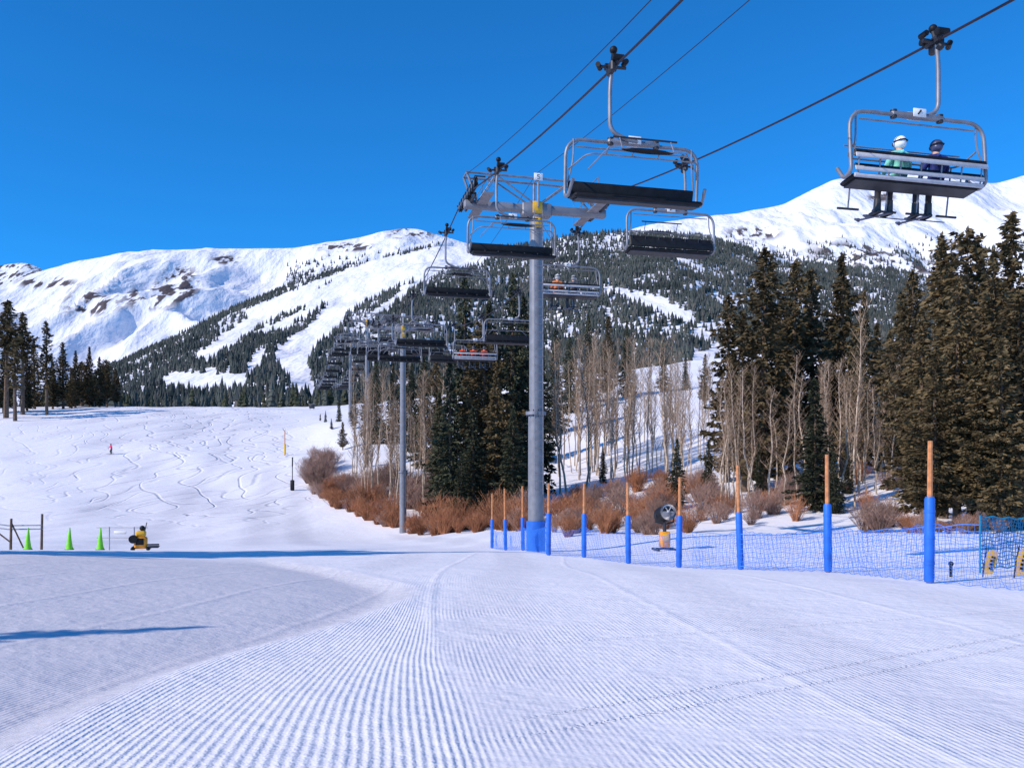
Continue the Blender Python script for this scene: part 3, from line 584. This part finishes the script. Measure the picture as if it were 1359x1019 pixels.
def seated(name,jk,hel,loc,rz,accent=None):
    mj=mat(name+'_jacket',jk,.75,0,.15,6,bump=.5); mh=mat(name+'_helmet',hel,.35,0,.05)
    J=[((0,0,.13),.165,.13),((0,-.03,.33),.155,.12),((0,-.02,.50),.18,.13),((0,0,.64),.075),((0,.02,.72),.07),((0,.03,.80),.085)]
    E=[(0,1),(1,2),(2,3),(3,4),(4,5)]
    for s in(-1,1):
        o=len(J); J+=[((s*.20,-.01,.555),.085),((s*.27,.06,.34),.065),((s*.20,.27,.24),.05),((s*.18,.33,.24),.045)]; E+=[(2,o),(o,o+1),(o+1,o+2),(o+2,o+3)]
        o=len(J); J+=[((s*.11,.08,.10),.10),((s*.15,.46,.11),.08),((s*.15,.50,-.12),.068),((s*.15,.50,-.32),.062),((s*.15,.52,-.40),.068),((s*.15,.66,-.43),.05)]; E+=[(0,o),(o,o+1),(o+1,o+2),(o+2,o+3),(o+3,o+4),(o+4,o+5)]
    def cf(c):
        if c.z<-.27: return 2
        if c.z<.17 and (c.y>.13 or c.z<.06): return 1
        if c.z>.665: return 3
        if c.y>.28 and c.z>.17: return 2
        return 0
    x=MB(); x.ell((0,.01,.85),(.125,.145,.125),mh,16,10); x.ell((0,-.01,.80),(.118,.128,.10),mh,14,8)
    x.tube([(-.128,.03,.84),(-.09,-.115,.85),(0,-.15,.855),(.09,-.115,.85),(.128,.03,.84)],.016,M_black,6)
    x.box((0,.125,.83),(.17,.06,.085),M_gog,bev=.02); x.ell((0,.135,.775),(.018,.03,.025),M_skin); x.box((0,.115,.735),(.05,.02,.012),M_skin)
    x.tube([(-.09,-.0,.60),(0,-.085,.625),(.09,0,.60),(0,.07,.61)],.035,mj,8)
    x.box((0,-.155,.44),(.27,.02,.10),mat(name+'_yoke',accent or tuple(a*.5 for a in jk),.8),bev=.008)
    for s in(-1,1):
        for k in range(4):
            xx=s*(.16+.022*k); x.tube([(xx,.33,.265),(xx,.375,.272),(xx,.40,.245),(xx,.385,.215)],[.014,.014,.013,.011],M_boot,6)
        x.tube([(s*.15,.31,.24),(s*.135,.35,.225),(s*.15,.375,.215)],[.015,.014,.012],M_boot,6)
        x.tube([(s*.15,.50,-.20),(s*.15,.52,-.46)],[.075,.085],M_boot,10); x.box((s*.15,.58,-.47),(.11,.33,.08),M_boot,bev=.02)
        R=Matrix.Rotation(math.radians(14+5*s),3,'X')@Matrix.Rotation(math.radians(5*s),3,'Z')
        x.box((s*.15,.62,-.535),(.095,1.15,.022),M_ski,rot=R,bev=.006); tipv=R@Vector((0,.56,.0)); x.tube([Vector((s*.15,.62,-.535))+tipv,Vector((s*.15,.62,-.535))+tipv+Vector((0,.13,.06))],[.045,.02],M_ski,8)
    ex=x.obj('x'); return person(name,J,E,cf,[mj,M_pants,M_boot,M_skin],loc,rz,ex)
def on_chair(name,d,off,jk,hel,tw=0,accent=None):
    R=Matrix.Rotation(ANG,3,'Z'); p=ropept(KR,d)+R@Vector((-.5+off,.03,-2.99)); seated(name,jk,hel,p,ANG+tw,accent=accent)
on_chair('skier_on_chair',18.5,-.30,(.20,.62,.52),(.85,.85,.85),.05,accent=(.03,.05,.08))
on_chair('skier_on_chair',18.5,.58,(.012,.025,.17),(.05,.06,.13),-.08)
on_chair('skier_on_chair',42.2,-.45,(.75,.20,.04),(.5,.5,.5)); on_chair('skier_on_chair',42.2,.35,(.10,.10,.12),(.3,.3,.32))
for o_ in(-.9,-.1,.7): on_chair('skier_on_chair',64,o_,(.75,.07,.02),(.1,.08,.08))
def piste_skier(loc,rz):
    mj=mat('pink_jacket',(.75,.03,.12),.75); x=MB(); x.ell((0,.12,1.62),(.13,.14,.13),M_boot,12,8)
    J=[((0,0,.92),.15),((0,.05,1.12),.14),((0,.1,1.32),.17),((0,.12,1.48),.07),((0,.13,1.58),.09)]; E=[(0,1),(1,2),(2,3),(3,4)]
    for s in(-1,1):
        o=len(J); J+=[((s*.2,.1,1.38),.08),((s*.3,.15,1.12),.06),((s*.3,.4,1.05),.05)]; E+=[(2,o),(o,o+1),(o+1,o+2)]
        o=len(J); J+=[((s*.1,0,.85),.11),((s*.14,.14,.5),.08),((s*.14,.0,.12),.07),((s*.14,.12,.06),.05)]; E+=[(0,o),(o,o+1),(o+1,o+2),(o+2,o+3)]
        x.box((s*.14,.1,.02),(.1,1.7,.03),M_ski,bev=.008); x.tube([(s*.3,.42,1.1),(s*.5,-.1,.05)],.012,M_dark,5)
    ex=x.obj('x'); person('skier',J,E,lambda c:1 if c.z<.86 else 0,[mj,M_pants],loc,rz,ex)
sx_=(148-CX)/F*150; piste_skier((sx_,150,g1(sx_,150)+.02),2.6)
# ---------------------------------------------------------------- fence
fp=[(653,46,.95),(671,43,1.),(694,40,1.),(728,31.5,1.),(775,30.4,1.),(834,27.6,1.),(901,25.6,1.),(983,23.2,1.),(1099,19.4,1.),(1233,15.4,1.),(1440,13.0,1.)]
ptops=[655,648,645,641,641,640,633,617,603,585,560]
pos_=[]
for (px,d,s),tpv in zip(fp,ptops):
    x=(px-CX)/F*d; z=g1(x,d); ht=CZ+(HY-tpv)/F*d-z; lx=random.gauss(0,.02)
    mb=MB(); mb.tube([(0,0,-.2),(lx,0,1.2),(lx*1.6,0,ht)],[.05,.05,.042],M_bamboo,8)
    mb.tube([(0,0,.02),(0,0,.06),(lx*.5,0,.75),(lx,0,1.46),(lx,0,1.50)],[.075,.085,.088,.085,.07],M_pad,16)
    for zz in(.35,.8,1.25): mb.tube([(lx*zz/1.5,0,zz-.025),(lx*zz/1.5,0,zz+.025)],.092,M_pad,16)
    mb.obj('padded_fence_post',(x,d,z)); pos_.append((x,d))
def net(p,q,h0,h1,name,mt,cell=.10,sag=.08,drop=0.0,th=.006):
    mb=MB(); p=np.array(p);q=np.array(q); Ln=np.linalg.norm(q-p); nu=max(4,int(Ln/cell)); nv=int((h1-h0)/cell)
    tu=np.linspace(0,1,nu+1); xy=p+(q-p)*tu[:,None]; nrm=np.array([-(q-p)[1],(q-p)[0]])/Ln
    zg=ground(xy[:,0],xy[:,1])
    def pt(i,v):
        t_=i/nu; f=v/nv; b=.10*math.sin(math.pi*t_)*math.sin(math.pi*f)*math.sin(7*t_+1)
        return (xy[i,0]+nrm[0]*b+.012*math.sin(i*1.7+v),xy[i,1]+nrm[1]*b,zg[i]+h0+(h1-h0)*f-sag*4*t_*(1-t_)*(.4+f)+.02*math.sin(i*.9+v*.7))
    for v in range(nv+1): mb.tube([pt(i,v) for i in range(nu+1)],th*(1.8 if v in(0,nv) else 1),mt,3,False)
    for i in range(nu+1): mb.tube([pt(i,v) for v in range(nv+1)],th,mt,3,False)
    mb.obj(name,smooth=False)
for i in range(len(pos_)-1):
    net(pos_[i],pos_[i+1],.06,1.05,'safety_net',M_net,.06,.12,th=.0034)
net((9.5,18.0),(15.5,21.5),.1,1.15,'safety_net',M_teal,.08,.07,th=.011)
net((9.5,18.0),(5.0,24.5),.1,1.0,'safety_net',M_net,.12,.08,th=.005)
for (x,y) in[(9.5,18.0),(12.5,19.7),(15.5,21.5)]:
    mb=MB(); mb.tube([(0,0,-.2),(0,0,1.2)],[.022,.018],M_teal,8); mb.ell((0,0,1.2),(.028,.028,.028),M_dark); mb.obj('fence_stake',(x,y,g1(x,y)))
# ---------------------------------------------------------------- snow gun
def snow_gun(px,d,sc,rz,tilt,base_h,body=M_black,stand=M_orange):
    mb=MB(); 
    for sx in(-1,1):
        mb.tube([(sx*.35,-.4,.05),(sx*.35,.4,.05)],.05,M_dark,8)
    mb.tube([(-.35,0,.08),(.35,0,.08)],.04,M_dark,8)
    mb.box((0,0,.08+base_h*.35),(.36,.36,base_h*.6),stand,bev=.04); mb.box((0,-.19,.1+base_h*.4),(.22,.02,base_h*.3),M_yellow,bev=.005)
    mb.tube([(0,0,base_h*.6),(0,0,base_h+.05)],.07,M_dark,10)
    for sx in(-1,1): mb.tube([(0,0,base_h),(sx*.36,0,base_h+.1),(sx*.36,0,base_h+.4)],.035,M_dark,8)
    c=Vector((0,0,base_h+.4)); R=Matrix.Rotation(tilt,3,'X')
    prof_=[(-.38,.26),(-.34,.33),(-.2,.33),(.0,.28),(.25,.26),(.38,.27),(.42,.31),(.46,.31)]
    mb.tube([c+R@Vector((0,-y,0)) for y,r in prof_],[r for y,r in prof_],body,20,False)
    mb.tube([c+R@Vector((0,-.46,0)),c+R@Vector((0,-.40,0)),c+R@Vector((0,-.46,0))],[.31,.27,.25],M_galv,20,False)
    mb.tube([c+R@Vector((0,-.42,0)),c+R@Vector((0,-.43,0))],[.30,.30],M_white,20)
    mb.tube([c+R@Vector((0,-.435,0)),c+R@Vector((0,-.46,0))],[.22,.21],M_black,20)
    for k in range(6):
        a=k*math.pi/3; mb.tube([c+R@Vector((0,-.47,0)),c+R@Vector((math.cos(a)*.2,-.47,math.sin(a)*.2))],.018,M_slat,4)
    mb.ell(c+R@Vector((0,-.47,0)),(.07,.05,.07),M_slat)
    x=(px-CX)/F*d; o=mb.obj('snow_gun',(x,d,g1(x,d)),rz); o.scale=(sc,)*3
snow_gun(882,34,1.0,.15,math.radians(-12),1.0)
def x_at(px,d): return (px-CX)/F*d
mb=MB()
mb.box((0,0,.28),(.42,.5,.42),M_orange,bev=.05); mb.box((0,.02,.60),(.34,.4,.22),M_yellow,bev=.05); mb.box((-.02,-.27,.33),(.28,.03,.24),M_black,bev=.01)
mb.tube([(-.24,-.02,.42),(-.24,-.30,.42)],.15,M_black,14); mb.ell((.05,0,.80),(.10,.12,.10),M_black); mb.tube([(.1,.1,.6),(.18,.2,1.0)],.02,M_dark,6)
for sx in(-.26,.26): mb.box((sx,0,.07),(.12,.75,.14),M_black,bev=.05)
mb.box((.42,0,.12),(.40,.5,.06),M_dark,bev=.02); mb.tube([(.22,0,.2),(.62,0,.2)],.03,M_dark,6)
x=x_at(187,35.5); o=mb.obj('snowmaking_compressor',(x,35.5,g1(x,35.5)),.3); o.scale=(1.1,1.1,1.1)
for px in(37,92,133):
    d=34.5; x=x_at(px,d); mb=MB(); mb.tube([(0,0,0),(0,0,.03)],.17,M_black,6); mb.tube([(0,0,.03),(.0,0,.45),(.02,0,.86)],[.13,.075,.02],M_lime,12); mb.tube([(0,0,.03),(0,0,.09)],[.15,.135],M_lime,12); mb.obj('lime_cone',(x,d,g1(x,d)),smooth=True)
mb=MB()
for px,d,h_ in[(-12,35,1.35),(14,35,1.25),(55,35.5,1.45)]:
    x=x_at(px,d); z=g1(x,d); mb.tube([(x,d,z-.2),(x+.03,d,z+h_)],[.055,.045],M_bark,8)
x0,x1=x_at(-30,35),x_at(57,35.5)
for hh in(.85,1.0): mb.tube([(x0,35,g1(x0,35)+hh+.15),((x0+x1)/2,35.1,g1(x0,35)+hh-.02),(x1,35.5,g1(x1,35.5)+hh)],.03,M_slat,6)
mb.tube([(x0,35.05,g1(x0,35)+1.3),(x_at(14,35),35.05,g1(x0,35)+.3)],.03,M_bark,6); mb.tube([(x_at(14,35),35.05,g1(x0,35)+1.1),(x_at(30,35),35.05,g1(x0,35)+.1)],.03,M_bark,6)
mb.obj('wooden_gate')
mb=MB()
for px in(145,178): 
    x=x_at(px,36); z=g1(x,36); mb.tube([(x,36,z-.1),(x,36,z+.95)],.028,M_slat,6)
x0,x1=x_at(128,36),x_at(196,36); z=g1(x0,36)
for hh in(.5,.92): mb.tube([(x0,36,z+hh),(x1,36,z+hh)],.018,M_slat,6)
mb.box((x_at(160,36),35.96,z+.72),(.5,.02,.12),M_white,bev=.004)
mb.obj('rope_barrier')
for px,d,h_ in[(378,150,4.2)]:
    x=x_at(px,d); mb=MB(); mb.tube([(0,0,-.2),(0,0,h_)],[.09,.07],M_bamboo,8); mb.tube([(0,0,.2),(0,0,1.9)],.16,M_yellow,10); mb.obj('marker_pole',(x,d,g1(x,d)))
x=x_at(388,118); mb=MB(); mb.tube([(0,0,-.2),(0,0,4.3)],.06,M_dark,8); mb.box((0,0,.7),(.5,.4,1.4),M_black,bev=.08); mb.tube([(0,0,3.2),(.1,-.3,4.4)],.09,M_dark,8); mb.obj('snowmaking_hydrant',(x,118,g1(x,118)))
x=x_at(414,232); mb=MB(); mb.box((0,0,.9),(1.3,1.,1.0),M_dark,bev=.08); mb.box((0,0,1.45),(1.5,1.2,.1),M_galv,bev=.03)
for a in(-.5,.5): mb.tube([(a,0,-.2),(a,0,.5)],.06,M_dark,6)
mb.obj('equipment_box',(x,232,g1(x,232)))
def banner(px,d,h_,w,lean):
    x=x_at(px,d); mb=MB(); k=14; o=[]
    for i in range(k+1):
        t_=i/k; ww=w*(.75+.25*math.sin(math.pi*min(1,t_*1.05))**.6) if t_<.85 else w*(1-((t_-.85)/.15)**2*.6)
        o.append((t_*lean-ww*.5,0.03*math.sin(t_*5),.05+h_*t_)); o.append((t_*lean+ww*.5,.03*math.sin(t_*5+1),.05+h_*t_))
    mb.add(o,[(2*i,2*i+1,2*i+3,2*i+2) for i in range(k)],M_yellow)
    mb.tube([(-w*.5,0.02,-.1),(lean*.5-w*.52,0.02,h_*.5),(lean-w*.35,0.02,h_+.1)],.012,M_black,6)
    for i in range(4):
        t_=.25+.15*i; mb.box((t_*lean+.02,-.035+.03*math.sin(t_*5),.05+h_*t_),(w*.35,.006,.045),M_black,rot=Matrix.Rotation(.2,3,'Y'))
    mb.obj('feather_banner',(x,d,g1(x,d)))
banner(1312,16.8,.46,.22,.07); banner(1353,16.4,.50,.2,.08)
x=x_at(1262,17); mb=MB(); mb.tube([(0,0,-.1),(0,0,.22)],.03,M_black,8); mb.ell((0,0,.25),(.05,.05,.05),M_black); mb.obj('bollard',(x,17,g1(x,17)))
# ---------------------------------------------------------------- light, sky, camera
w=bpy.data.worlds.new('World'); scene.world=w; w.use_nodes=True; nt=w.node_tree; N=nt.nodes; L=nt.links
sky=N.new('ShaderNodeTexSky'); sky.sky_type='NISHITA'; sky.sun_disc=False; EL=math.radians(34); AZ=math.atan2(-.84,-.54)
sky.sun_elevation=EL; sky.sun_rotation=AZ; sky.altitude=2900; sky.air_density=1.0; sky.dust_density=0.15; sky.ozone_density=3.0
mx=N.new('ShaderNodeMix'); mx.data_type='RGBA'; mx.blend_type='MULTIPLY'; mx.inputs[0].default_value=1; mx.inputs[7].default_value=(.17,1.14,1.85,1)
L.new(sky.outputs[0],mx.inputs[6]); bg=N['Background']; bg.inputs['Strength'].default_value=.123; L.new(mx.outputs[2],bg.inputs['Color'])
sd=bpy.data.lights.new('sun','SUN'); sd.energy=4.3; sd.angle=math.radians(.5); sd.color=(1,.89,.77); so=bpy.data.objects.new('sun',sd); link(so)
ts=Vector((math.sin(AZ)*math.cos(EL),math.cos(AZ)*math.cos(EL),math.sin(EL))); so.rotation_euler=ts.to_track_quat('Z','Y').to_euler(); so.location=(-50,-30,60)
cam=bpy.data.cameras.new('camera'); co=bpy.data.objects.new('camera',cam); link(co); co.location=(0,0,CZ); co.rotation_euler=(math.pi/2,0,0)
cam.sensor_width=36; cam.lens=36*F/1359; cam.shift_y=(HY-509.5)/1359; cam.clip_end=20000; cam.clip_start=.1; scene.camera=co
scene.view_settings.view_transform='Standard'; scene.view_settings.look='None'; scene.view_settings.exposure=0
